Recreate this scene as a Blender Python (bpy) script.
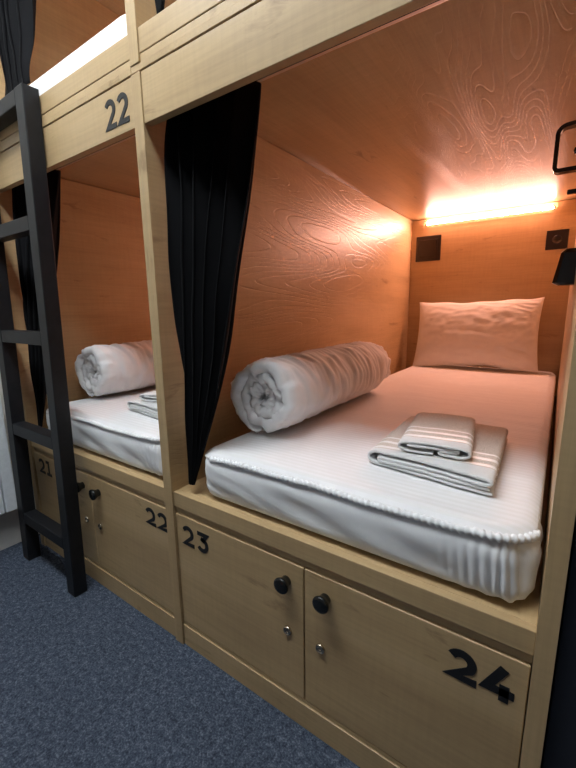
import bpy, bmesh, math, random
from mathutils import Matrix, Vector, noise as mnoise

random.seed(7)
PI = math.pi
for o in list(bpy.data.objects):
    bpy.data.objects.remove(o)
S = bpy.context.scene
COL = S.collection

# ------------------------------------------------------------------ camera
cam_d = bpy.data.cameras.new('camera')
cam = bpy.data.objects.new('camera', cam_d)
COL.objects.link(cam)
cam_d.sensor_fit = 'HORIZONTAL'
cam_d.sensor_width = 36.0
cam_d.lens = 36.0 * 388.0 / 576.0
cam_d.clip_start = 0.02
Rm = Matrix(((0.82046481, -0.09826449, 0.56318876),
             (0.57153367, 0.16453075, -0.80391473),
             (-0.01366559, 0.98146509, 0.19115316)))
M4 = Rm.to_4x4()
M4.translation = (0.0, -0.642, 1.0)
cam.matrix_world = M4
S.camera = cam

# ------------------------------------------------------------------ world, exposure
W = bpy.data.worlds.new('world')
S.world = W
W.use_nodes = True
W.node_tree.nodes['Background'].inputs[0].default_value = (0.75, 0.85, 1.0, 1)
W.node_tree.nodes['Background'].inputs[1].default_value = 0.05
S.view_settings.view_transform = 'Standard'
S.view_settings.look = 'None'
S.view_settings.gamma = 1.0
S.view_settings.use_curve_mapping = False
S.view_settings.exposure = 0.30
LAMP_STRENGTH = 22.5          # ceiling lamp diffuser in the aisle
LED_STRENGTH = 280.0           # warm strips at the head of each berth
LAMP_COL = (0.89, 0.955, 1.0)
LED_COL = (1.0, 0.485, 0.37)

# ------------------------------------------------------------------ node helpers
def new_mat(name):
    m = bpy.data.materials.new(name)
    m.use_nodes = True
    nt = m.node_tree
    return m, nt, nt.nodes['Principled BSDF']

def nd(nt, typ, **kw):
    n = nt.nodes.new(typ)
    for k, v in kw.items():
        if k in n.inputs:
            n.inputs[k].default_value = v
        else:
            setattr(n, k, v)
    return n

def ramp(nt, src, stops):
    r = nt.nodes.new('ShaderNodeValToRGB')
    while len(r.color_ramp.elements) > len(stops):
        r.color_ramp.elements.remove(r.color_ramp.elements[-1])
    while len(r.color_ramp.elements) < len(stops):
        r.color_ramp.elements.new(1.0)
    for e, (p, c) in zip(r.color_ramp.elements, stops):
        e.position = p
        e.color = (c[0], c[1], c[2], 1) if isinstance(c, tuple) else (c, c, c, 1)
    nt.links.new(src, r.inputs[0])
    return r.outputs[0]

def mapped(nt, scale, loc=(0, 0, 0)):
    tc = nt.nodes.new('ShaderNodeTexCoord')
    mp = nt.nodes.new('ShaderNodeMapping')
    mp.inputs['Scale'].default_value = scale
    mp.inputs['Location'].default_value = loc
    nt.links.new(tc.outputs['Object'], mp.inputs[0])
    return mp.outputs[0]

def tex_noise(nt, vec, scale, detail=4, rough=0.55, dist=0.0):
    n = nt.nodes.new('ShaderNodeTexNoise')
    n.inputs['Scale'].default_value = scale
    n.inputs['Detail'].default_value = detail
    n.inputs['Roughness'].default_value = rough
    n.inputs['Distortion'].default_value = dist
    nt.links.new(vec, n.inputs['Vector'])
    return n.outputs['Fac']

def mathn(nt, op, a, b=None):
    n = nt.nodes.new('ShaderNodeMath')
    n.operation = op
    for i, v in enumerate((a, b)):
        if v is None:
            continue
        if isinstance(v, (int, float)):
            n.inputs[i].default_value = v
        else:
            nt.links.new(v, n.inputs[i])
    return n.outputs[0]

def mixc(nt, fac, a, b, mode='MIX'):
    n = nt.nodes.new('ShaderNodeMix')
    n.data_type = 'RGBA'
    n.blend_type = mode
    for i, v in ((0, fac), (6, a), (7, b)):
        if isinstance(v, (int, float)):
            n.inputs[i].default_value = v
        elif isinstance(v, tuple):
            n.inputs[i].default_value = (v[0], v[1], v[2], 1)
        else:
            nt.links.new(v, n.inputs[i])
    return n.outputs[2]

def bump(nt, bsdf, height, strength, dist):
    b = nt.nodes.new('ShaderNodeBump')
    b.inputs['Strength'].default_value = strength
    b.inputs['Distance'].default_value = dist
    nt.links.new(height, b.inputs['Height'])
    nt.links.new(b.outputs[0], bsdf.inputs['Normal'])

def wood(name, axis, seed, rough=0.40, tone=1.0, relief=0.07, ring=(0.75, 5.2, 36.0)):
    """light oak laminate, grain along axis (0,1,2), embossed cathedral rings"""
    m, nt, b = new_mat(name)
    def sc(al, ac):
        v = [ac, ac, ac]
        v[axis] = al
        return tuple(v)
    loc = (seed * 1.37, seed * 2.11, seed * 0.73)
    broad = tex_noise(nt, mapped(nt, sc(0.8, 5.0), loc), 1.6, 5, 0.6)
    fibre = tex_noise(nt, mapped(nt, sc(4.0, 160.0), loc), 1.0, 3, 0.6)
    cross = tex_noise(nt, mapped(nt, sc(90.0, 9.0), loc), 1.0, 2, 0.5)
    knot = tex_noise(nt, mapped(nt, sc(3.2, 13.0), loc), 1.5, 6, 0.62, 0.6)
    c = lambda r, g, bl: (r * tone, g * tone, bl * tone)
    col = ramp(nt, broad, [(0.25, c(0.42, 0.285, 0.145)), (0.5, c(0.53, 0.37, 0.190)), (0.75, c(0.60, 0.43, 0.235))])
    fib = ramp(nt, fibre, [(0.3, 0.82), (0.6, 1.0)])
    col = mixc(nt, 0.55, col, fib, 'MULTIPLY')
    crs = ramp(nt, cross, [(0.35, 0.84), (0.6, 1.0)])
    col = mixc(nt, 0.28, col, crs, 'MULTIPLY')
    kn = ramp(nt, knot, [(0.63, 0.0), (0.73, 0.7)])
    col = mixc(nt, kn, col, c(0.24, 0.145, 0.065))
    nt.links.new(col, b.inputs['Base Color'])
    # cathedral rings: contour lines of a stretched noise field
    fld = tex_noise(nt, mapped(nt, sc(ring[0], ring[1]), loc), 1.5, 1.0, 0.4)
    ph = mathn(nt, 'FRACT', mathn(nt, 'MULTIPLY', fld, ring[2]))
    line = ramp(nt, ph, [(0.0, 0.0), (0.18, 1.0), (0.97, 1.0), (1.0, 0.0)])
    patch = ramp(nt, tex_noise(nt, mapped(nt, sc(0.9, 2.2), loc), 1.3, 1, 0.4), [(0.40, 0.0), (0.50, 1.0)])
    h1 = mathn(nt, 'MULTIPLY', line, patch)
    h = mathn(nt, 'ADD', h1, mathn(nt, 'MULTIPLY', fibre, 0.35))
    bump(nt, b, h, relief, 0.0012)
    b.inputs['Roughness'].default_value = rough
    b.inputs['Specular IOR Level'].default_value = 0.5
    return m

def fabric(name, col, weave=900.0, wr=0.5, stripes=None, rough=0.85, sheen=0.15, crease=0.0):
    m, nt, b = new_mat(name)
    v = mapped(nt, (1, 1, 1))
    w = tex_noise(nt, v, weave, 1, 0.5)
    big = tex_noise(nt, v, 14.0, 4, 0.6)
    cc = ramp(nt, big, [(0.3, (col[0] * .93, col[1] * .93, col[2] * .94)), (0.7, col)])
    h = mathn(nt, 'MULTIPLY', w, 0.25)
    if crease:
        cr = tex_noise(nt, mapped(nt, (9, 30, 9)), 1.0, 5, 0.6, 1.2)
        h = mathn(nt, 'ADD', h, mathn(nt, 'MULTIPLY', cr, crease))
    if stripes:
        sep = nt.nodes.new('ShaderNodeSeparateXYZ')
        nt.links.new(v, sep.inputs[0])
        ph = mathn(nt, 'FRACT', mathn(nt, 'MULTIPLY', sep.outputs[1], 1.0 / stripes))
        st = ramp(nt, ph, [(0.42, 0.0), (0.5, 1.0), (0.92, 1.0), (1.0, 0.0)])
        cc = mixc(nt, st, cc, (col[0] * .93, col[1] * .93, col[2] * .92))
        rr = ramp(nt, ph, [(0.42, 0.5), (0.5, 0.85), (0.92, 0.85), (1.0, 0.5)])
        nt.links.new(rr, b.inputs['Roughness'])
        h = mathn(nt, 'ADD', h, mathn(nt, 'MULTIPLY', st, 0.5))
    else:
        b.inputs['Roughness'].default_value = rough
    nt.links.new(cc, b.inputs['Base Color'])
    b.inputs['Sheen Weight'].default_value = sheen
    b.inputs['Specular IOR Level'].default_value = 0.15
    bump(nt, b, h, wr, 0.002)
    return m

def plain(name, col, rough=0.5, metal=0.0, nscale=60, amt=0.06, bmp=0.0, spec=0.5):
    m, nt, b = new_mat(name)
    n = tex_noise(nt, mapped(nt, (1, 1, 1)), nscale, 4, 0.6)
    lo = tuple(c * (1 - amt) for c in col)
    hi = tuple(min(1, c * (1 + amt)) for c in col)
    nt.links.new(ramp(nt, n, [(0.3, lo), (0.7, hi)]), b.inputs['Base Color'])
    b.inputs['Roughness'].default_value = rough
    b.inputs['Metallic'].default_value = metal
    b.inputs['Specular IOR Level'].default_value = spec
    if bmp:
        bump(nt, b, n, bmp, 0.002)
    return m

def emit(name, col, strength):
    m, nt, b = new_mat(name)
    b.inputs['Base Color'].default_value = (0.9, 0.9, 0.9, 1)
    b.inputs['Emission Color'].default_value = (*col, 1)
    b.inputs['Emission Strength'].default_value = strength
    return m

def carpet_mat():
    m, nt, b = new_mat('carpet')
    v = mapped(nt, (1, 1, 1))
    n1 = tex_noise(nt, v, 210.0, 3, 0.7)
    n2 = tex_noise(nt, v, 70.0, 4, 0.7)
    n3 = tex_noise(nt, v, 3.0, 3, 0.6)
    s = mathn(nt, 'ADD', mathn(nt, 'MULTIPLY', n1, 0.55), mathn(nt, 'MULTIPLY', n2, 0.45))
    c = ramp(nt, s, [(0.36, (0.022, 0.029, 0.046)), (0.5, (0.066, 0.083, 0.118)), (0.64, (0.18, 0.21, 0.265))])
    big = ramp(nt, n3, [(0.3, 0.85), (0.7, 1.0)])
    nt.links.new(mixc(nt, 1.0, c, big, 'MULTIPLY'), b.inputs['Base Color'])
    b.inputs['Roughness'].default_value = 0.95
    b.inputs['Specular IOR Level'].default_value = 0.1
    bump(nt, b, s, 1.0, 0.006)
    return m

def towel_mat():
    m, nt, b = new_mat('terry_towel')
    v = mapped(nt, (1, 1, 1))
    sep = nt.nodes.new('ShaderNodeSeparateXYZ')
    nt.links.new(v, sep.inputs[0])
    y = sep.outputs[1]
    n = tex_noise(nt, v, 420.0, 2, 0.7)
    terry = ramp(nt, n, [(0.3, (0.54, 0.495, 0.43)), (0.7, (0.80, 0.75, 0.68))])
    # satin bands near the front fold (local y from the front edge)
    fac = None
    for y0, y1 in ((0.040, 0.054), (0.076, 0.090), (0.112, 0.121)):
        f = mathn(nt, 'MULTIPLY', mathn(nt, 'GREATER_THAN', y, y0), mathn(nt, 'LESS_THAN', y, y1))
        fac = f if fac is None else mathn(nt, 'ADD', fac, f)
    hem = mathn(nt, 'LESS_THAN', y, 0.036)
    c = mixc(nt, hem, terry, (0.80, 0.81, 0.81))
    c = mixc(nt, fac, c, (0.90, 0.90, 0.89))
    nt.links.new(c, b.inputs['Base Color'])
    rr = mathn(nt, 'SUBTRACT', 0.95, mathn(nt, 'MULTIPLY', fac, 0.55))
    nt.links.new(rr, b.inputs['Roughness'])
    b.inputs['Sheen Weight'].default_value = 0.2
    bump(nt, b, mathn(nt, 'MULTIPLY', n, mathn(nt, 'SUBTRACT', 1.0, fac)), 0.9, 0.003)
    return m

MAT = {}
SEED_Y0 = 2.0
for i, nm in enumerate(('x', 'y', 'z')):
    for s in range(3):
        MAT['wood_%s%d' % (nm, s)] = wood('oak_laminate_%s_%d' % (nm, s), i, SEED_Y0 if (nm, s) == ('y', 0) else 1.0 + s * 3.3 + i, relief=(0.45 if s == 0 else 0.24) if nm == 'y' else 0.06, ring=(0.55, 3.8, 30.0) if (nm, s) == ('y', 0) else (0.75, 5.2, 36.0))
MAT['sheet'] = fabric('white_sateen_sheet', (0.87, 0.87, 0.88), stripes=0.017, wr=0.25)
MAT['skirt'] = fabric('white_cotton_skirt', (0.87, 0.88, 0.89), wr=0.4, crease=0.35)
MAT['rib'] = fabric('white_ribbed_hem', (0.90, 0.91, 0.92), wr=0.2)
MAT['duvet'] = fabric('white_duvet_cotton', (0.88, 0.88, 0.88), wr=0.5, crease=0.8)
MAT['pillow'] = fabric('white_pillow_cotton', (0.84, 0.83, 0.81), wr=0.45, crease=0.7)
MAT['curtain'] = fabric('black_curtain_cloth', (0.0055, 0.0055, 0.0065), wr=0.3, rough=0.9, sheen=0.0)
MAT['towel'] = towel_mat()
MAT['black_paint'] = plain('black_satin_paint', (0.0095, 0.010, 0.012), 0.45, 0, 25, 0.25, 0.12, 0.3)
MAT['black_plastic'] = plain('black_plastic', (0.008, 0.009, 0.009), 0.16)
MAT['brown_plastic'] = plain('dark_brown_plastic', (0.018, 0.012, 0.010), 0.30)
MAT['digit'] = plain('black_vinyl', (0.008, 0.008, 0.009), 0.5)
MAT['steel'] = plain('brushed_steel', (0.55, 0.47, 0.36), 0.25, 1.0)
MAT['alu'] = plain('aluminium', (0.72, 0.72, 0.72), 0.30, 1.0)
MAT['dark'] = plain('dark_gap', (0.015, 0.013, 0.012), 0.8)
MAT['radiator'] = plain('white_enamel', (0.80, 0.83, 0.86), 0.35)
MAT['wall'] = plain('off_white_plaster', (0.66, 0.64, 0.60), 0.9, 0, 40, 0.03, 0.1)
MAT['greywall'] = plain('grey_wall_paint', (0.22, 0.22, 0.22), 0.9, 0, 40, 0.03, 0.1)
MAT['navy'] = plain('navy_wall_paint', (0.010, 0.013, 0.022), 0.7, 0, 50, 0.1, 0.1)
MAT['ceil'] = plain('white_ceiling', (0.78, 0.78, 0.77), 0.9, 0, 30, 0.02)
MAT['carpet'] = carpet_mat()
MAT['lamp'] = emit('lamp_diffuser', LAMP_COL, LAMP_STRENGTH)
MAT['led'] = emit('warm_led', LED_COL, LED_STRENGTH)

# ------------------------------------------------------------------ object helpers
def link(name, me, mat, parent=None):
    o = bpy.data.objects.new(name, me)
    COL.objects.link(o)
    if mat is not None:
        me.materials.append(MAT[mat])
    if parent is not None:
        o.parent = parent
    return o

def thing(name, label, cat, loc=(0, 0, 0), group=None, rz=0.0):
    o = bpy.data.objects.new(name, None)
    COL.objects.link(o)
    o.empty_display_size = 0.05
    o.location = loc
    o.rotation_euler = (0, 0, rz)
    tag(o, label, cat, group)
    return o

def tag(o, label, cat, group=None):
    o['label'] = label
    o['category'] = cat
    if group:
        o['group'] = group
    return o

def struct(o):
    o['kind'] = 'structure'
    return o

def bm_box(bm, x0, x1, y0, y1, z0, z1, bev=0.0):
    r = bmesh.ops.create_cube(bm, size=1.0)
    for v in r['verts']:
        v.co = Vector(((x0 + x1) / 2 + v.co.x * (x1 - x0), (y0 + y1) / 2 + v.co.y * (y1 - y0), (z0 + z1) / 2 + v.co.z * (z1 - z0)))
    if bev:
        es = list({e for v in r['verts'] for e in v.link_edges})
        bmesh.ops.bevel(bm, geom=es, offset=bev, segments=2, profile=0.5, affect='EDGES')

def bm_obj(name, bm, mat, parent=None, off=(0, 0, 0), smooth=False):
    me = bpy.data.meshes.new(name)
    if off != (0, 0, 0):
        bmesh.ops.translate(bm, vec=-Vector(off), verts=bm.verts)
    bm.normal_update()
    bm.to_mesh(me)
    bm.free()
    if smooth:
        for p in me.polygons:
            p.use_smooth = True
    return link(name, me, mat, parent)

def box(name, x0, x1, y0, y1, z0, z1, mat, parent=None, bev=0.0012):
    """box given in world coordinates; its parent is an unrotated Empty"""
    bm = bmesh.new()
    bm_box(bm, x0, x1, y0, y1, z0, z1, bev)
    off = (0, 0, 0)
    p = parent
    while p is not None:
        off = tuple(a + b for a, b in zip(off, p.location))
        p = p.parent
    return bm_obj(name, bm, mat, parent, off)

def grid_obj(name, pts, mat, parent=None, closed_u=False, closed_v=False, smooth=True, caps=False):
    """pts[i][j] grid of points"""
    nu, nv = len(pts), len(pts[0])
    verts = [p for row in pts for p in row]
    faces = []
    for i in range(nu if closed_u else nu - 1):
        for j in range(nv if closed_v else nv - 1):
            a = i * nv + j
            b = ((i + 1) % nu) * nv + j
            c = ((i + 1) % nu) * nv + (j + 1) % nv
            d = i * nv + (j + 1) % nv
            faces.append((a, b, c, d))
    if caps:
        faces.append(tuple(range(nv))[::-1])
        faces.append(tuple((nu - 1) * nv + j for j in range(nv)))
    me = bpy.data.meshes.new(name)
    me.from_pydata([tuple(v) for v in verts], [], faces)
    me.update()
    bm = bmesh.new()
    bm.from_mesh(me)
    bmesh.ops.recalc_face_normals(bm, faces=bm.faces)
    bm.to_mesh(me)
    bm.free()
    if smooth:
        for p in me.polygons:
            p.use_smooth = True
    return link(name, me, mat, parent)

def lathe(name, prof, mat, parent, origin, axis='-y', seg=28):
    """profile of (radius, distance along axis)"""
    pts = []
    for r, d in prof:
        row = []
        for k in range(seg):
            a = 2 * PI * k / seg
            u, v = r * math.cos(a), r * math.sin(a)
            if axis == '-y':
                q = (u, -d, v)
            elif axis == '-x':
                q = (-d, u, v)
            else:
                q = (u, v, d)
            row.append((origin[0] + q[0], origin[1] + q[1], origin[2] + q[2]))
        pts.append(row)
    return grid_obj(name, pts, mat, parent, closed_v=True, caps=True)

def tube(name, path, rad, mat, parent=None, seg=10, radf=None):
    pts = []
    n = len(path)
    up = Vector((0, 0, 1))
    for i in range(n):
        p = Vector(path[i])
        t = (Vector(path[min(i + 1, n - 1)]) - Vector(path[max(i - 1, 0)])).normalized()
        s = t.cross(up)
        if s.length < 1e-4:
            s = t.cross(Vector((1, 0, 0)))
        s.normalize()
        w = s.cross(t).normalized()
        r = rad if radf is None else radf(i)
        pts.append([p + s * (r * math.cos(2 * PI * k / seg)) + w * (r * math.sin(2 * PI * k / seg)) for k in range(seg)])
    return grid_obj(name, pts, mat, parent, closed_v=True, caps=True)

def copy_tree(root, loc, label=None):
    r = root.copy()
    COL.objects.link(r)
    r.location = loc
    if label:
        r['label'] = label
    for ch in root.children:
        c = ch.copy()
        COL.objects.link(c)
        c.parent = r
        for g in ch.children:
            d = g.copy()
            COL.objects.link(d)
            d.parent = c
    return r

def nz(x, y, z):
    return mnoise.noise(Vector((x, y, z)))

# ------------------------------------------------------------------ dimensions (metres)
XR = 0.016            # inner face of right partition
XL = -0.849           # inner face of left partition, near bay
PT = 0.033            # partition thickness
PITCH = 0.898
DEPTH = 1.986
Z_RAIL = 0.500
Z_BEAM = 1.430
Z_CEIL = 1.541
Z_UP = 1.625          # top of upper rail
Z_UPC = 2.290
XWALL = -1.873

# ------------------------------------------------------------------ setting
struct(box('floor', XWALL - 0.1, 1.7, -1.85, 2.2, -0.05, 0.0, 'carpet', bev=0))
struct(box('ceiling', XWALL - 0.1, 1.7, -1.85, 2.2, 2.47, 2.55, 'ceil', bev=0))
struct(box('wall_left', XWALL - 0.1, XWALL, -1.85, 2.2, 0.0, 2.47, 'wall', bev=0))
struct(box('wall_back', XWALL, 1.7, 2.03, 2.2, 0.0, 2.47, 'wall', bev=0))
struct(box('wall_front', XWALL, 1.7, -1.85, -1.75, 0.0, 2.47, 'greywall', bev=0))
struct(box('wall_right', 0.046, 1.7, 0.006, 2.028, 0.0, 2.47, 'navy', bev=0))
struct(box('wall_end', 1.7, 1.8, -1.85, 2.2, 0.0, 2.47, 'navy', bev=0))

# ------------------------------------------------------------------ digits
def stroke(bm, pts, t, depth):
    """thick polyline in the x,z plane, extruded towards -y"""
    n = len(pts)
    L, Rr = [], []
    for i in range(n):
        p = Vector(pts[i])
        d1 = (Vector(pts[i]) - Vector(pts[i - 1])).normalized() if i > 0 else None
        d2 = (Vector(pts[i + 1]) - Vector(pts[i])).normalized() if i < n - 1 else None
        if d1 is None:
            d1 = d2
        if d2 is None:
            d2 = d1
        tn = (d1 + d2)
        tn = tn.normalized() if tn.length > 1e-6 else d1
        nn = Vector((-tn.y, tn.x))
        cosv = max(0.45, nn.dot(Vector((-d1.y, d1.x))))
        L.append(p + nn * (t / 2 / cosv))
        Rr.append(p - nn * (t / 2 / cosv))
    def mk(q, y):
        return bm.verts.new((q.x, y, q.y))
    a = [mk(q, -depth) for q in L]
    b = [mk(q, -depth) for q in Rr]
    c = [mk(q, 0) for q in L]
    d = [mk(q, 0) for q in Rr]
    for i in range(n - 1):
        bm.faces.new((a[i], b[i], b[i + 1], a[i + 1]))
        bm.faces.new((c[i], a[i], a[i + 1], c[i + 1]))
        bm.faces.new((b[i], d[i], d[i + 1], b[i + 1]))
    bm.faces.new((a[0], c[0], d[0], b[0]))
    bm.faces.new((a[-1], b[-1], d[-1], c[-1]))

def arc(cx, cy, rx, ry, a0, a1, n=14):
    return [(cx + rx * math.cos(math.radians(a0 + (a1 - a0) * i / n)), cy + ry * math.sin(math.radians(a0 + (a1 - a0) * i / n))) for i in range(n + 1)]

def digit_strokes(d, w, h, t):
    k = t / 2
    if d == '2':
        r = (w - t) / 2
        cx, cy = w * 0.47, h - k - r * 0.98
        top = arc(cx, cy, r, r * 0.98, 152, -38)
        return [top + [(k * 1.35, k), (w, k)]]
    if d == '3':
        r = (w - t) / 2
        ry = h * 0.29
        return [[(w * 0.08, h - k), (w * 0.84, h - k), (w * 0.48, h * 0.56)] ,
                [(w * 0.42, h * 0.565)] + arc(w * 0.46, k + ry, r, ry - k * 0.2, 88, -150)]
    if d == '4':
        return [[(w * 0.66, h), (k * 1.2, h * 0.28), (w, h * 0.28)], [(w * 0.70, h * 0.50), (w * 0.70, 0)]]
    if d == '1':
        return [[(w * 0.12, h - k), (w * 0.52, h - k), (w * 0.52, 0)], [(w * 0.12, k), (w * 0.92, k)]]
    return []

def number(text, x0, z0, w, h, t, gap, y, parent, loc):
    bm = bmesh.new()
    for i, ch in enumerate(text):
        for pts in digit_strokes(ch, w, h, t):
            stroke(bm, [(x0 + i * (w + gap) + p[0], z0 + p[1]) for p in pts], t, 0.0012)
    bmesh.ops.translate(bm, vec=(0, y, 0), verts=bm.verts)
    bmesh.ops.recalc_face_normals(bm, faces=bm.faces)
    o = bm_obj('number', bm, 'digit', parent, loc)
    o['label'] = 'black number %s' % text
    return o

# ------------------------------------------------------------------ built-in bunk berths
def lower_berth(dx, label, right_end, num=None):
    loc = (dx + XL, 0, 0)
    t = thing('bunk_berth', label, 'bunk bed', loc, 'berths of the built-in bunk')
    a, b = XL + dx, XR + dx
    box('side_panel', a - PT, a, -0.003, DEPTH + 0.018, 0.0, Z_CEIL - 0.003, 'wood_y0', t)
    bm_edge = box('post', a - PT - 0.0006, a + 0.0006, -0.0055, -0.0032, 0.0, Z_CEIL - 0.003, 'wood_z1', t, 0.0006)
    if right_end:
        box('side_panel', b, b + 0.026, -0.003, DEPTH + 0.018, 0.0, Z_CEIL - 0.003, 'wood_y1', t)
        box('post', b - 0.0006, b + 0.0266, -0.0055, -0.0032, 0.0, Z_CEIL - 0.003, 'wood_z2', t, 0.0006)
    box('head_panel', a + 0.0005, b - 0.0005, DEPTH, DEPTH + 0.018, 0.46, Z_CEIL - 0.003, 'wood_x0', t)
    box('bed_board', a + 0.0005, b - 0.0005, 0.0185, DEPTH - 0.001, Z_RAIL - 0.018, Z_RAIL - 0.0005, 'wood_y2', t)
    box('bed_rail', a + 0.0005, b - 0.0005, 0.0, 0.018, 0.4555, Z_RAIL, 'wood_x1', t, 0.0015)
    x_end = b + (0.026 if right_end else -0.0005)
    box('ceiling_panel', a - PT, x_end, -0.0035, DEPTH + 0.018, Z_CEIL, 1.5555, 'wood_y1', t, 0.0008)
    v = box('valance', a + 0.0008, b - 0.0008, -0.0025, 0.018, Z_BEAM, Z_CEIL - 0.0035, 'wood_x2', t, 0.0012)
    if num:
        number(num, -1.003, 1.449, 0.047, 0.068, 0.0125, 0.006, -0.0025, v, loc)
    r = box('curtain_rail', a + 0.004, b - 0.004, 0.134, 0.166, 1.519, Z_CEIL - 0.0005, 'alu', t, 0.002)
    box('rail_slot', a + 0.006, b - 0.006, 0.146, 0.154, 1.5175, 1.5195, 'dark', t, 0)
    return t

def upper_berth(dx, label, right_end):
    loc = (dx + XL, 0, 1.5565)
    t = thing('bunk_berth', label, 'bunk bed', loc, 'berths of the built-in bunk')
    a, b = XL + dx, XR + dx
    box('side_panel', a - PT, a, -0.003, DEPTH + 0.018, 1.5565, Z_UPC - 0.002, 'wood_y2', t)
    box('post', a - PT - 0.0006, a + 0.0006, -0.0055, -0.0032, 1.5565, Z_UPC - 0.002, 'wood_z0', t, 0.0006)
    if right_end:
        box('side_panel', b, b + 0.026, -0.003, DEPTH + 0.018, 1.5565, Z_UPC - 0.002, 'wood_y1', t)
    box('head_panel', a + 0.0005, b - 0.0005, DEPTH, DEPTH + 0.018, 1.5565, Z_UPC - 0.002, 'wood_x1', t)
    box('bed_board', a + 0.0005, b - 0.0005, -0.0010, DEPTH - 0.001, 1.5565, 1.5735, 'wood_x0', t, 0.0015)
    box('bed_rail', a + 0.0005, b - 0.0005, -0.002, 0.018, 1.5745, Z_UP, 'wood_x2', t, 0.0015)
    box('ceiling_panel', a - PT, b + (0.026 if right_end else -0.0005), 0.0, DEPTH + 0.018, Z_UPC, Z_UPC + 0.018, 'wood_y0', t)
    box('valance', a + 0.0008, b - 0.0008, 0.0, 0.018, Z_UPC - 0.11, Z_UPC - 0.0025, 'wood_x1', t)
    box('curtain_rail', a + 0.004, b - 0.004, 0.134, 0.166, Z_UPC - 0.022, Z_UPC - 0.0005, 'alu', t, 0.002)
    return t

lower_berth(0.0, 'lower right berth above lockers 23 and 24, made of light oak panels', True)
lower_berth(-PITCH, 'lower left berth behind the ladder, with 22 on its valance', False, '22')
upper_berth(0.0, 'upper right berth, only its oak rail shows at the top edge', True)
upper_berth(-PITCH, 'upper left berth with oak rail above the number 22', False)

# ------------------------------------------------------------------ lockers under the berths
KNOB = [(0.0125, 0.0), (0.0125, 0.004), (0.0130, 0.009), (0.0170, 0.016), (0.0192, 0.0205), (0.0194, 0.0235), (0.0175, 0.0262), (0.0120, 0.0275), (0.001, 0.0280)]
LOCK = [(0.0115, 0.0), (0.0115, 0.003), (0.0100, 0.0055), (0.0082, 0.0060), (0.0078, 0.0046), (0.0060, 0.0044), (0.0030, 0.0046), (0.0028, 0.0030), (0.0010, 0.0030)]

def locker(dx, nums, label):
    a, b = XL + dx + 0.001, XR + dx - 0.001
    mid = -0.4155 + dx
    loc = (mid, 0, 0)
    t = thing('locker_cabinet', label, 'cabinet', loc, 'lockers under the lower berths')
    box('plinth', a, b, 0.0, 0.018, 0.0, 0.068, 'wood_x0', t, 0.001)
    box('plinth_cap', a, b, 0.003, 0.020, 0.069, 0.079, 'wood_x1', t, 0.001)
    box('top_strip', a, b, 0.005, 0.018, 0.4375, 0.4545, 'wood_x2', t, 0.001)
    box('bottom_board', a, b, 0.021, 1.9, 0.069, 0.080, 'wood_x0', t, 0)
    box('divider', mid - 0.009, mid + 0.009, 0.022, 1.9, 0.0815, 0.46, 'wood_y1', t, 0)
    for k, (x0, x1) in enumerate(((a + 0.0015, mid - 0.0018), (mid + 0.0018, b - 0.0015))):
        d = box('locker_door', x0, x1, 0.002, 0.020, 0.082, 0.4335, 'wood_x%d' % (1 - k), t, 0.0016)
        sgn = -1 if k == 0 else 1
        kx = (-0.463 if k == 0 else -0.360) + dx
        lx = (-0.461 if k == 0 else -0.372) + dx
        lathe('knob', KNOB, 'black_plastic', d, (kx - loc[0], 0.002, 0.3835))
        lk = lathe('lock', LOCK, 'steel', d, (lx - loc[0], 0.002, 0.251))
        if nums[k] == '24':
            number('24', -0.1105, 0.345, 0.0505, 0.0635, 0.0150, 0.006, 0.002, d, loc)
        elif nums[k] == '23':
            number('23', -0.822, 0.347, 0.0460, 0.0610, 0.0115, 0.012, 0.002, d, loc)
        elif nums[k] == '22':
            number('22', -0.992, 0.356, 0.0480, 0.0570, 0.0112, 0.009, 0.002, d, loc)
        elif nums[k] == '21':
            number('21', -1.705, 0.353, 0.0480, 0.0620, 0.0112, 0.010, 0.002, d, loc)
    return t

locker(0.0, ('23', '24'), 'oak locker pair numbered 23 and 24 under the near berth')
locker(-PITCH, ('21', '22'), 'oak locker pair numbered 21 and 22 behind the ladder')

# filler between the far partition and the side wall
tag(box('filler_board', XWALL + 0.002, XL - PITCH - PT - 0.002, 0.030, 0.048, 0.0, 2.29, 'wood_z0'),
    'narrow oak filler board between bunk and radiator wall', 'board')

# ------------------------------------------------------------------ LED strips
def led_strip(dx, z, label):
    cx = -0.425 + dx
    t = thing('light_strip', label, 'light strip', (cx, DEPTH, z), 'warm light strips at the berth heads')
    h = 0.331
    box('channel', cx - h, cx + h, DEPTH - 0.007, DEPTH, z - 0.0068, z + 0.0068, 'alu', t, 0.0008)
    # flat lens facing out over the bed and a little down
    sec = [(-0.0072, 0.0058), (-0.0125, 0.0058), (-0.0078, -0.0062), (-0.0072, -0.0062)]
    bm = bmesh.new()
    ends = []
    for x in (-h + 0.002, h - 0.002):
        ends.append([bm.verts.new((x, p[0], p[1])) for p in sec])
    bm.faces.new((ends[0][1], ends[0][2], ends[1][2], ends[1][1]))
    bmesh.ops.recalc_face_normals(bm, faces=bm.faces)
    bm_obj('diffuser', bm, 'led', t)
    return t

led_strip(0.0, 1.508, 'glowing warm light strip above the pillow of the near berth')
led_strip(-PITCH, 1.508, 'warm light strip at the head of the lower left berth')
led_strip(-PITCH, 2.255, 'warm light strip at the head of the upper left berth')
led_strip(0.0, 2.255, 'warm light strip at the head of the upper right berth')

# ------------------------------------------------------------------ ceiling lamp of the aisle
lt = thing('ceiling_lamp', 'long white panel lamp on the aisle ceiling', 'lamp', (-0.85, -0.48, 2.47))
box('housing', -1.60, -0.10, -0.64, -0.32, 2.435, 2.4695, 'radiator', lt, 0.004)
box('diffuser', -1.58, -0.12, -0.62, -0.34, 2.425, 2.4345, 'lamp', lt, 0.002)

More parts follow.
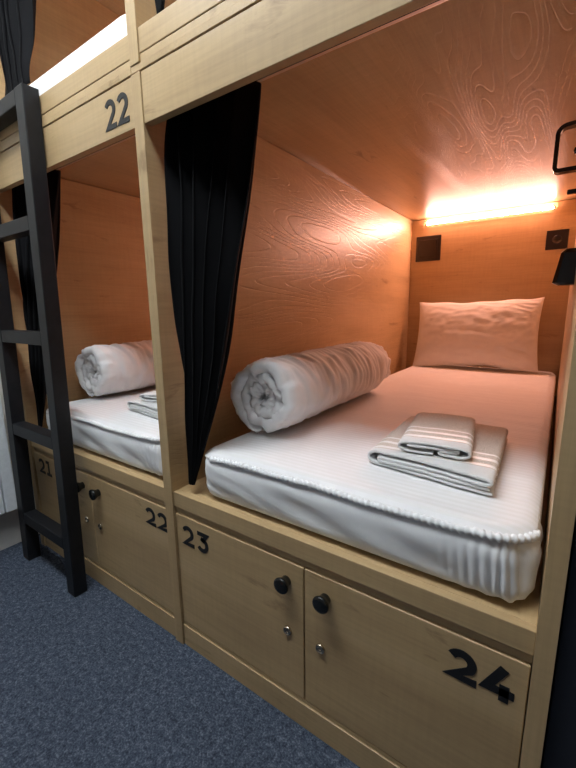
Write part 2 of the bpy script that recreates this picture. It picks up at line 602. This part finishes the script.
# ------------------------------------------------------------------ mattress
def rounded_box(x0, x1, y0, y1, z0, z1, r, nx, ny, nzz, disp):
    bm = bmesh.new()
    idx = {}
    cx, cy, cz = (x0 + x1) / 2, (y0 + y1) / 2, (z0 + z1) / 2
    hx, hy, hz = (x1 - x0) / 2, (y1 - y0) / 2, (z1 - z0) / 2
    def sp(n, h):      # parametric positions, denser at the rims
        return [h * math.sin(PI / 2 * (-1 + 2 * i / n)) * 0.35 + h * (-1 + 2 * i / n) * 0.65 for i in range(n + 1)]
    ax, ay, az = sp(nx, hx), sp(ny, hy), sp(nzz, hz)
    def V(i, j, k):
        if (i, j, k) in idx:
            return idx[(i, j, k)]
        p = Vector((ax[i], ay[j], az[k]))
        c = Vector((max(-hx + r, min(hx - r, p.x)), max(-hy + r, min(hy - r, p.y)), max(-hz + r, min(hz - r, p.z))))
        d = p - c
        if d.length > 1e-9:
            n = d.normalized()
            p = c + n * r
        else:
            n = Vector((0, 0, 1))
        p = p + Vector((cx, cy, cz))
        p = p + disp(p, n)
        v = bm.verts.new(p)
        idx[(i, j, k)] = v
        return v
    for i in range(nx):
        for j in range(ny):
            bm.faces.new((V(i, j, nzz), V(i + 1, j, nzz), V(i + 1, j + 1, nzz), V(i, j + 1, nzz)))
            bm.faces.new((V(i, j, 0), V(i, j + 1, 0), V(i + 1, j + 1, 0), V(i + 1, j, 0)))
    for i in range(nx):
        for k in range(nzz):
            bm.faces.new((V(i, 0, k), V(i + 1, 0, k), V(i + 1, 0, k + 1), V(i, 0, k + 1)))
            bm.faces.new((V(i, ny, k), V(i, ny, k + 1), V(i + 1, ny, k + 1), V(i + 1, ny, k)))
    for j in range(ny):
        for k in range(nzz):
            bm.faces.new((V(0, j, k), V(0, j, k + 1), V(0, j + 1, k + 1), V(0, j + 1, k)))
            bm.faces.new((V(nx, j, k), V(nx, j + 1, k), V(nx, j + 1, k + 1), V(nx, j, k + 1)))
    return bm

MX0, MX1, MY0, MY1 = -0.769, 0.004, 0.021, 1.972

def round_plan(x, y, RR=0.080):
    """square corners of the plan become round ones"""
    R = RR if x > (MX0 + MX1) / 2 else 0.055
    if y > 1.0:
        R = 0.04
    cx = MX1 - R if x > (MX0 + MX1) / 2 else MX0 + R
    cy = MY0 + R if y < 1.0 else MY1 - R
    dx = (x - cx) if x > (MX0 + MX1) / 2 else (cx - x)
    dy = (cy - y) if y < 1.0 else (y - cy)
    if dx > 0 and dy > 0:
        k = max(dx, dy) / math.hypot(dx, dy)
        x = cx + (x - cx) * k
        y = cy + (y - cy) * k
    return x, y

def top_z(x, y):
    z = 0.6385
    z += 0.003 * nz(x * 3.1, y * 3.1, 0.4)
    z += -0.010 * max(0, (y - 0.9) / 1.1)
    if x > -0.30:          # tension creases running in from the right edge
        k = (x + 0.30) / 0.30
        z += 0.0060 * k * k * abs(nz(x * 2.5, y * 26, 1.7)) * max(0.0, 1 - abs(y - 0.36) / 0.34)
    z += 0.0012 * nz(x * 5, y * 34, 2.2)
    if x < -0.6:
        z -= 0.010 * ((-0.6 - x) / 0.18) ** 1.5
    return z

def skirt_disp(p, n):
    side = max(0.0, 1.0 - abs(n.z) * 1.2)
    x, y = round_plan(p.x, p.y, 0.030 + 0.050 * max(0.0, min(1.0, (p.z - 0.50) / 0.12)))
    d = Vector((x - p.x, y - p.y, 0))
    a = 0.0035 * nz(p.x * 7, p.y * 7, p.z * 12)
    low = max(0.0, min(1.0, (0.645 - p.z) / 0.13))
    if p.y < 0.16:
        s_ = p.x + p.y
        q = p.x - MX1 - (p.y - MY0) * 1.0
        rgt = max(0.0, min(1.0, (p.x + 0.16) / 0.12))
        ph = q * 175 - (0.5 + low) * 1.6 * (1 if q < -0.05 else 0.6) + 1.6 * nz(p.x * 12, p.y * 12, p.z * 6)
        a += rgt * (0.0085 * (abs(math.sin(ph)) - 0.55)) * (0.25 + 0.75 * low)
        a += 0.0035 * nz(p.x * 9 + p.z * 20, p.z * 13, 3.1)
        a += 0.004 * max(0.0, 1 - abs(p.z - 0.585) / 0.05)
        lf = max(0.0, min(1.0, (-0.50 - p.x) / 0.2))
        a += lf * 0.005 * (abs(math.sin(p.x * 26 + p.z * 90 + 1.5 * nz(p.x * 8, 0, p.z * 8))) - 0.5) * low
    c = Vector((x - (MX0 + MX1) / 2, 0, 0))
    if n.length > 0:
        d += Vector((n.x, n.y, 0)) * (a * side)
    if p.z < 0.55 and p.y < 0.12:      # uneven, gathered hem
        rgt = max(0.0, min(1.0, (p.x + 0.16) / 0.12))
        d.z += max(0, (0.55 - p.z) / 0.05) * (0.005 * rgt * abs(math.sin(p.x * 88 + p.y * 60)))
    if p.x + d.x > 0.0125:
        d.x = 0.0125 - p.x
    return d

def make_mattress(z_top=0.634, overlay=True, z_base=Z_RAIL, r=0.034, label=''):
    loc = ((MX0 + MX1) / 2, (MY0 + MY1) / 2, Z_RAIL)
    t = thing('mattress', label, 'mattress', loc, 'mattresses in the berths')
    bm = rounded_box(MX0, MX1, MY0, MY1, 0.501, z_top, r, 240, 100, 18, skirt_disp)
    bm_obj('mattress_cover', bm, 'skirt', t, loc, True)
    if not overlay:
        return t
    nx_, ny_ = 110, 240
    x0, x1, y0, y1 = MX0, MX1, MY0, MY1
    rows = []
    for i in range(nx_ + 1):
        row = []
        for j in range(ny_ + 1):
            u, v = i / nx_, j / ny_
            u = u * 0.7 + 0.3 * (0.5 - 0.5 * math.cos(PI * u))
            x = x0 + (x1 - x0) * u
            y = y0 + (y1 - y0) * v ** 1.25
            ed = min(y - y0, x - x0, x1 - x, y1 - y)
            z = top_z(x, y) - 0.014 * max(0.0, 1 - ed / 0.03) ** 2.2
            xx, yy = round_plan(x, y)
            row.append((xx - loc[0], yy - loc[1], z - loc[2]))
        rows.append(row)
    sh = grid_obj('top_sheet', rows, 'sheet', t)
    md = sh.modifiers.new('thickness', 'SOLIDIFY')
    md.thickness = 0.004
    md.offset = -1
    # thick ribbed edge along the front and round the right corner
    path = []
    R = 0.080
    def wav(x):
        return 0.0045 * nz(x * 7.0, 7.7, 0) + 0.002 * nz(x * 19, 2.2, 0)
    L = x1 - R - (x0 + 0.055)
    n1 = int(L / 0.0024)
    for k in range(n1 + 1):
        x = x0 + 0.055 + L * k / n1
        path.append((x, y0 + 0.0015, top_z(x, y0) - 0.0150 + wav(x)))
    n2 = int(R * PI / 2 / 0.0024)
    for k in range(1, n2 + 1):
        a = -PI / 2 + (PI / 2) * k / n2
        x = x1 - R + (R - 0.0015) * math.cos(a)
        y = y0 + R + (R - 0.0015) * math.sin(a)
        path.append((min(x, 0.006), y, top_z(x, y0) - 0.0150 + wav(x) - 0.004 * (k / n2) ** 2))
    path = [(p[0] - loc[0], p[1] - loc[1], p[2] - loc[2]) for p in path]
    tube('ribbed_edge', path, 0.006, 'rib', t, 12, lambda i: (0.0068 + 0.0017 * math.sin(i * 2 * PI / 5.0)) * min(1.0, 0.3 + (n1 + n2 - i) / 14.0))
    return t

m1 = make_mattress(label='white sheeted mattress on the near berth with the towels')
copy_tree(m1, (m1.location.x - PITCH, m1.location.y, m1.location.z), 'white sheeted mattress on the lower left berth behind the ladder')
m2 = make_mattress(0.656, False, r=0.05, label='white mattress on the upper left berth, edge showing above the rail')
m2.location = (m1.location.x - PITCH, m1.location.y + 0.008, 1.5745)
copy_tree(m2, (m1.location.x, m1.location.y + 0.008, 1.5745), 'white mattress on the upper right berth, a sliver at the top')

# ------------------------------------------------------------------ rolled duvet
def make_roll():
    loc = (-0.672, 0.572, 0.636)
    half = 0.375
    turns = 3.1
    nth = 270
    Rmax, Rmin = 0.103, 0.012
    nl = 110
    pts = []
    for i in range(nth + 1):
        f = i / nth
        th = 2 * PI * turns * f + 3.9
        r = Rmin + (Rmax - Rmin) * f
        tk = 0.0185 * (1.0 if f < 0.97 else max(0.25, (1 - f) / 0.03))
        row = []
        # stadium cross-section in (y, radius)
        endf = 0.010 * nz(math.cos(th) * 2.3 + 5, math.sin(th) * 2.3, f * 6) - 0.020 * (1 - f)
        cr = 0.012 * nz(math.cos(th) * 3.0, math.sin(th) * 3.0, f * 9 + 4)
        L0, L1 = -half - endf, half + 0.6 * endf
        sec = []
        for k in range(nl):
            y = L0 + (L1 - L0) * k / (nl - 1)
            sec.append((y, tk))
        for k in range(1, 8):
            a = PI / 2 - PI * k / 8
            sec.append((L1 + tk * 1.1 * math.cos(a), tk * math.sin(a)))
        for k in range(nl):
            y = L1 + (L0 - L1) * k / (nl - 1)
            sec.append((y, -tk))
        for k in range(1, 8):
            a = -PI / 2 - PI * k / 8
            sec.append((L0 + tk * 1.1 * math.cos(a), tk * math.sin(a)))
        for (y, dr) in sec:
            rr = r + dr
            c, s_ = math.cos(th), math.sin(th)
            edge = max(0.0, 1 - (half - abs(y)) / 0.05)
            w = 0.0
            # pleats running round the roll
            rid = nz(c * 0.8 + y * 3, s_ * 0.8, y * 30 + th * 0.5)
            rid2 = nz(c * 1.3 + 9, s_ * 1.3, y * 70 + th * 0.8)
            w += (0.0095 * (0.5 - abs(rid) * 1.6) + 0.0040 * rid2) * (1 if dr > 0 else 0.4)
            w += 0.005 * nz(c * 2 + 3, s_ * 2, y * 5)
            w += edge * (0.006 * nz(c * 4, s_ * 4, y * 16 + f * 8) + 0.007 * (0.4 - abs(nz(c * 5.5 + 2, s_ * 5.5, y * 10 + f * 14)) * 1.5) + cr * (1.1 - f * 0.6))
            taper = 1.03 - (0.12 if y > 0 else 0.02) * max(0, abs(y / half) - 0.72) / 0.28
            rr = (rr + w) * taper
            zz = s_ * rr * 0.985 + 0.113
            zz = max(zz, 0.0035 + 0.003 * abs(c))     # flattened where it rests
            row.append((c * rr * 1.0, y, zz))
        pts.append(row)
    o = grid_obj('rolled_duvet', pts, 'duvet', None, closed_v=True, caps=True)
    o.location = loc
    tag(o, 'white duvet rolled up on the near berth beside the curtain', 'duvet', 'rolled duvets')
    return o

roll = make_roll()
copy_tree(roll, (roll.location.x - PITCH, roll.location.y, roll.location.z), 'white duvet rolled up on the lower left berth behind the ladder')

# ------------------------------------------------------------------ pillow
def make_pillow():
    n_u, n_v = 90, 60
    w, h, th = 0.335, 0.205, 0.060
    def pt(u, v, side):
        pinch = 0.045
        x = w * u * (1 - pinch * (1 - v * v) * abs(u) ** 3)
        z = h * v * (1 - 0.07 * (1 - u * u) * abs(v) ** 3)
        prof = (max(0, 1 - abs(u) ** 2.6) ** 0.62) * (max(0, 1 - abs(v) ** 2.6) ** 0.62)
        y = th * prof
        rad = math.hypot(u, v)
        wr = 0.004 * nz(u * 2.2 + v * 1.0, v * 6.5 + u * 1.5, side * 3 + 1) * prof
        # creases fanning from the lower right
        g = nz(u * 3.0, (v + 0.35 * u) * 11, 4.2 + side)
        wr += 0.011 * (0.4 - abs(g) * 1.7) * max(0, u * 0.9 + 0.15) * min(1, prof * 1.6)
        wr += 0.004 * nz(u * 9, v * 9, 8)*prof
        y = (y + wr) * side if prof > 0.001 else 0.0
        zz = z + 0.010 * nz(u * 2.5, v * 2, 6.6)
        return (x, y, zz)
    bm = bmesh.new()
    grids = {}
    for side in (-1, 1):
        for i in range(n_u + 1):
            for j in range(n_v + 1):
                u = math.sin(PI / 2 * (-1 + 2 * i / n_u))
                v = math.sin(PI / 2 * (-1 + 2 * j / n_v))
                rim = i in (0, n_u) or j in (0, n_v)
                if rim and side == 1:
                    grids[(1, i, j)] = grids[(-1, i, j)]
                else:
                    p = pt(u, v, side)
                    if rim:
                        p = (p[0], 0.0, p[2])
                    grids[(side, i, j)] = bm.verts.new(p)
    for side in (-1, 1):
        for i in range(n_u):
            for j in range(n_v):
                q = [grids[(side, i, j)], grids[(side, i + 1, j)], grids[(side, i + 1, j + 1)], grids[(side, i, j + 1)]]
                bm.faces.new(q if side == -1 else q[::-1])
    bmesh.ops.recalc_face_normals(bm, faces=bm.faces)
    o = bm_obj('pillow', bm, 'pillow', None, (0, 0, 0), True)
    tag(o, 'plump white pillow leaning on the head panel of the near berth', 'pillow')
    o.rotation_euler = (math.radians(-17), math.radians(-1.5), 0)
    o.location = (-0.418, 1.860, 0.838)
    return o

make_pillow()

# ------------------------------------------------------------------ folded towels
def ribbon_towel(name, path, thick, depth, loc, rz, label, group, skew=0.0):
    # resample and smooth the folded centre line
    P = [Vector(p) for p in path]
    res = []
    for i in range(len(P) - 1):
        a, b = P[i], P[i + 1]
        n = max(1, int((b - a).length / 0.004))
        for k in range(n):
            res.append(a.lerp(b, k / n))
    res.append(P[-1])
    for _ in range(3):
        res = [res[0]] + [(res[i - 1] + res[i] * 2 + res[i + 1]) / 4 for i in range(1, len(res) - 1)] + [res[-1]]
    n = len(res)
    ys = [0.0, 0.0012, 0.004, 0.009] + [0.009 + (depth - 0.018) * k / 28 for k in range(1, 29)] + [depth - 0.004, depth - 0.0012, depth]
    rows = []
    for y in ys:
        e = min(y, depth - y)
        hf = thick / 2 * (0.55 + 0.45 * min(1, e / 0.004) ** 0.5)
        out, inn = [], []
        for i in range(n):
            t = (res[min(i + 1, n - 1)] - res[max(i - 1, 0)]).normalized()
            nn = Vector((-t.y, t.x))
            h = hf * (1.0 if 0 < i < n - 1 else 0.6)
            wob = 0.0012 * nz(res[i].x * 25, y * 22, res[i].y * 60)
            c = res[i]
            yy = y + (0.005 * nz(i * 0.05, 2.0, 0.3) if y < 0.01 else 0) + skew * c.x * (1 - y / depth)
            out.append((c.x + nn.x * h, yy, c.y + nn.y * h + wob))
            inn.append((c.x - nn.x * h, yy, c.y - nn.y * h + wob))
        rows.append(out + inn[::-1])
    # end caps as strips so that the concave outline closes cleanly
    o = grid_obj(name, rows, 'towel', None, closed_v=True)
    me = o.data
    bm = bmesh.new()
    bm.from_mesh(me)
    bm.verts.ensure_lookup_table()
    nv = 2 * n
    for base in (0, (len(ys) - 1) * nv):
        for i in range(n - 1):
            a, b = base + i, base + i + 1
            c, d = base + nv - 2 - i, base + nv - 1 - i
            bm.faces.new((bm.verts[a], bm.verts[b], bm.verts[c], bm.verts[d]))
    bmesh.ops.recalc_face_normals(bm, faces=bm.faces)
    bm.to_mesh(me)
    bm.free()
    for p in me.polygons:
        p.use_smooth = True
    o.location = loc
    o.rotation_euler = (0, 0, rz)
    return tag(o, label, 'towel', group)

W1 = 0.134
big = [(0.122, 0.0135), (-0.108, 0.0125), (-0.114, 0.0165), (-0.110, 0.0205), (0.118, 0.0215), (W1 - 0.006, 0.026), (0.122, 0.0325),
       (0.0, 0.0340), (-0.118, 0.0330), (-W1, 0.027), (-W1 - 0.002, 0.016), (-W1 + 0.002, 0.0075), (-0.118, 0.0045), (0.0, 0.004), (0.128, 0.0042)]
W2 = 0.074
small = [(0.004, 0.0120), (-0.050, 0.0115), (-0.056, 0.0145), (-0.050, 0.0175), (0.060, 0.0185), (0.066, 0.0145), (0.060, 0.0115), (0.012, 0.0115)]
small = [(0.0, 0.0045), (-0.058, 0.0045), (-W2, 0.009), (-W2 - 0.001, 0.017), (-W2 + 0.008, 0.0235), (0.0, 0.0255), (W2 - 0.008, 0.0235), (W2, 0.017),
         (W2 - 0.002, 0.009), (0.056, 0.0045), (0.012, 0.0050), (0.006, 0.0090), (0.012, 0.0125), (0.052, 0.0130), (0.055, 0.0155), (0.048, 0.0170), (-0.055, 0.0170)]
tw_loc = (-0.204, 0.150, 0.6425)
t_big = ribbon_towel('bath_towel', big, 0.0078, 0.355, tw_loc, math.radians(2.0),
                     'larger beige folded towel lying on the near mattress', 'folded towels', skew=-0.16)
t_small = ribbon_towel('hand_towel', small, 0.0062, 0.27, (-0.200, 0.186, 0.6815), math.radians(8.0),
                       'smaller beige folded towel on top of the bigger towel, near berth', 'folded towels')
for src, lab in ((t_big, 'larger folded towel on the lower left mattress, half behind the post'),
                 (t_small, 'smaller folded towel on top of the stack in the lower left berth')):
    c = src.copy()
    COL.objects.link(c)
    c.location.x -= PITCH + 0.045
    c.location.y -= 0.01
    c['label'] = lab

# ------------------------------------------------------------------ curtains
def curtain(dx, zt, zb, label, wtop, wmid, wbot, zmid=1.02, seed=0.0, ybot=0.019):
    nu, nv = 110, 60
    a = XL + dx
    loc = (a + 0.05, 0.07, zb)
    rows = []
    for j in range(nv + 1):
        v = j / nv
        z = zt + (zb - zt) * v
        cw = 2 * wmid - (wtop + wbot) / 2
        wd = wtop * (1 - v) ** 2 + 2 * cw * v * (1 - v) + wbot * v * v
        left = 0.013 + 0.034 * v
        amp = 0.022 + 0.006 * math.sin(PI * v) - 0.021 * v ** 2
        row = []
        for i in range(nu + 1):
            u = i / nu
            ph = 2 * PI * 4.6 * (u + 0.09 * nz(u * 2.5, v * 1.6, seed + 1)) + 1.2 * nz(u * 2, v * 3, seed)
            x = left + wd * u + 0.006 * math.sin(2 * ph) * min(1, wd / 0.15)
            yc = (0.068 + 0.082 * u) * (1 - v) ** 1.3 + ybot * (1 - (1 - v) ** 1.3)
            y = yc + amp * math.sin(ph) + 0.008 * nz(u * 4, v * 5, seed + 5)
            x = max(0.004, x)
            row.append((a + x - loc[0], y - loc[1], z - loc[2]))
        rows.append(row)
    o = grid_obj('curtain', rows, 'curtain')
    md = o.modifiers.new('thickness', 'SOLIDIFY')
    md.thickness = 0.002
    o.location = loc
    return tag(o, label, 'curtain', 'black berth curtains')

curtain(0.0, 1.516, 0.528, 'black curtain gathered at the left of the near berth opening', 0.212, 0.173, 0.018, seed=1)
curtain(-PITCH, 1.516, 0.528, 'black curtain gathered behind the ladder in the lower left berth', 0.150, 0.125, 0.018, seed=4)
curtain(-PITCH, 2.266, 1.735, 'black curtain hanging in the upper left berth above the ladder', 0.235, 0.225, 0.205, 1.95, seed=8, ybot=0.055)
curtain(0.0, 2.266, 1.640, 'black curtain in the upper right berth, a dark sliver above the rail', 0.20, 0.12, 0.018, 1.95, seed=12)

# ------------------------------------------------------------------ switch and socket on the near head panel
def wall_plate(cx, cz, s, mat, name, label, cat, kind):
    t = thing(name, label, cat, (cx, DEPTH, cz))
    y = DEPTH
    box('plate', cx - s, cx + s, y - 0.007, y, cz - s, cz + s, mat, t, 0.003)
    if kind == 'switch':
        q = s * 0.70
        for (x0, x1, z0, z1) in ((-q - .004, q + .004, q, q + .004), (-q - .004, q + .004, -q - .004, -q), (-q - .004, -q, -q, q), (q, q + .004, -q, q)):
            box('frame_bead', cx + x0, cx + x1, y - 0.010, y - 0.0071, cz + z0, cz + z1, mat, t, 0.0006)
        box('rocker', cx - q + .002, cx + q - .002, y - 0.011, y - 0.0071, cz - q + .002, cz + q - .002, mat, t, 0.002)
    else:
        lathe('socket_ring', [(0.0225, 0.0), (0.0225, 0.003), (0.0205, 0.0035), (0.0200, 0.001), (0.001, 0.0006)], mat, t, (0, -0.0071, 0))
        for sx in (-1, 1):
            lathe('pin_hole', [(0.0032, 0.0), (0.0032, 0.0012), (0.0012, 0.0013)], 'dark', t, (0.0095 * sx, -0.0078, 0))
    return t

wall_plate(-0.740, 1.360, 0.0765, 'brown_plastic', 'light_switch', 'dark brown square switch on the head panel, left of the pillow', 'switch', 'switch')
wall_plate(-0.064, 1.343, 0.0500, 'brown_plastic', 'power_socket', 'dark brown socket on the head panel, right end under the light strip', 'socket', 'socket')

# ------------------------------------------------------------------ grab handle and reading lamp on the right partition
def grab_handle():
    Y = 0.55
    t = thing('grab_handle', 'black loop handle on the right partition near the top', 'handle', (XR, Y, 1.33))
    out = -0.066
    zt, zb = 0.076, -0.020
    R = 0.018
    pts = [(0, zt + 0.004)]
    for k in range(9):
        a = PI / 2 + (PI / 2) * k / 8
        pts.append((out + R + R * math.cos(a), zt - R + R * math.sin(a)))
    for k in range(9):
        a = PI + (PI / 2) * k / 8
        pts.append((out + R * 0.5 + R * 0.5 * math.cos(a), zb + R * 0.5 + R * 0.5 * math.sin(a)))
    pts.append((0, zb))
    hw, th = 0.011, 0.0045
    rows = []
    n = len(pts)
    for i in range(n):
        p = Vector(pts[i])
        tn = (Vector(pts[min(i + 1, n - 1)]) - Vector(pts[max(0, i - 1)])).normalized()
        nn = Vector((-tn.y, tn.x))
        rows.append([(p.x + nn.x * s * th, y, p.y + nn.y * s * th) for (s, y) in ((-1, -hw), (1, -hw), (1, hw), (-1, hw))])
    grid_obj('loop', rows, 'black_plastic', t, closed_v=True, caps=True, smooth=False)
    lathe('peg', [(0.004, 0), (0.004, 0.020), (0.007, 0.024), (0.007, 0.030), (0.001, 0.032)], 'black_plastic', t, (-0.0005, 0, 0.020), '-x', 16)
    box('base_plate', XR - 0.004, XR - 0.0002, Y - 0.016, Y + 0.016, 1.295, 1.425, 'black_plastic', t, 0.001)
    box('lower_stud', XR - 0.036, XR - 0.0042, Y - 0.006, Y + 0.006, 1.256, 1.266, 'black_plastic', t, 0.002)
    return t

grab_handle()

def reading_lamp():
    Y = 0.60
    t = thing('reading_lamp', 'black faceted reading lamp on the right partition above the bed', 'lamp', (XR, Y, 1.09))
    # tapered, faceted shade
    def ring(z, x_out, hw, ch):
        return [(-0.0002, -hw, z), (x_out + ch, -hw, z), (x_out, -hw + ch, z), (x_out, hw - ch, z), (x_out + ch, hw, z), (-0.0002, hw, z)]
    rows = [ring(-0.042, -0.034, 0.030, 0.006), ring(-0.036, -0.046, 0.034, 0.008), ring(0.036, -0.034, 0.028, 0.007), ring(0.046, -0.024, 0.022, 0.006)]
    grid_obj('shade', rows, 'black_plastic', t, closed_v=True, caps=True, smooth=False)
    tube('top_highlight', [(-0.0345, -0.0275, 0.0370), (-0.024, -0.022, 0.0470)], 0.0009, 'alu', t, 6)  # bright rods added at top and bottom as highlights on the lamp's bevels
    tube('bottom_highlight', [(-0.046, -0.034, -0.0368), (-0.034, -0.030, -0.0428)], 0.0009, 'alu', t, 6)
    return t

reading_lamp()

# ------------------------------------------------------------------ ladder
def ladder():
    xr, xl = -1.3225, -1.742
    wst, dst = 0.052, 0.046
    H = 1.640
    t = thing('bunk_ladder', 'black wooden ladder leaning on the bunk at the left', 'ladder', (-1.53, -0.068, 0))
    lean = 0.042 / H
    def slab(name, x0, x1, z0, z1, f0, f1):
        # f: depth offset inside the leaning frame (0 = front face)
        bm = bmesh.new()
        bm_box(bm, x0, x1, f0, f1, z0, z1, 0.0025)
        for v in bm.verts:
            v.co.y += -0.0915 + v.co.z * lean
            if v.co.z < 0.004:
                v.co.z = max(0.0, v.co.z)
        return bm_obj(name, bm, 'black_paint', t, (-1.53, -0.068, 0))
    slab('stile', xr - wst, xr, 0.0, H, 0.0, dst)
    slab('stile', xl, xl + wst, 0.0, H, 0.0, dst)
    for zc in (1.6175, 1.270, 0.914, 0.560, 0.190):
        d0, d1 = (0.001, dst - 0.001)
        slab('rung', xl + wst + 0.0005, xr - wst - 0.0005, zc - 0.0215, zc + 0.0215, d0, d1)
    return t

ladder()

# ------------------------------------------------------------------ radiator on the side wall
def radiator():
    t = thing('radiator', 'white finned radiator on the side wall beside the ladder', 'radiator', (XWALL, -0.4, 0.19))
    n = 12
    y = -0.063
    for k in range(n):
        y1 = y - 0.043
        box('fin', XWALL + 0.030, XWALL + 0.075, y1, y, 0.187, 0.680, 'radiator', t, 0.005)
        y = y1 - 0.004
    box('rear_panel', XWALL + 0.012, XWALL + 0.0295, y + 0.004, -0.063, 0.21, 0.66, 'radiator', t, 0.003)
    for yy in (-0.15, -0.52):
        box('bracket', XWALL + 0.0002, XWALL + 0.0118, yy - 0.015, yy + 0.015, 0.30, 0.58, 'radiator', t, 0.001)
    return t

radiator()
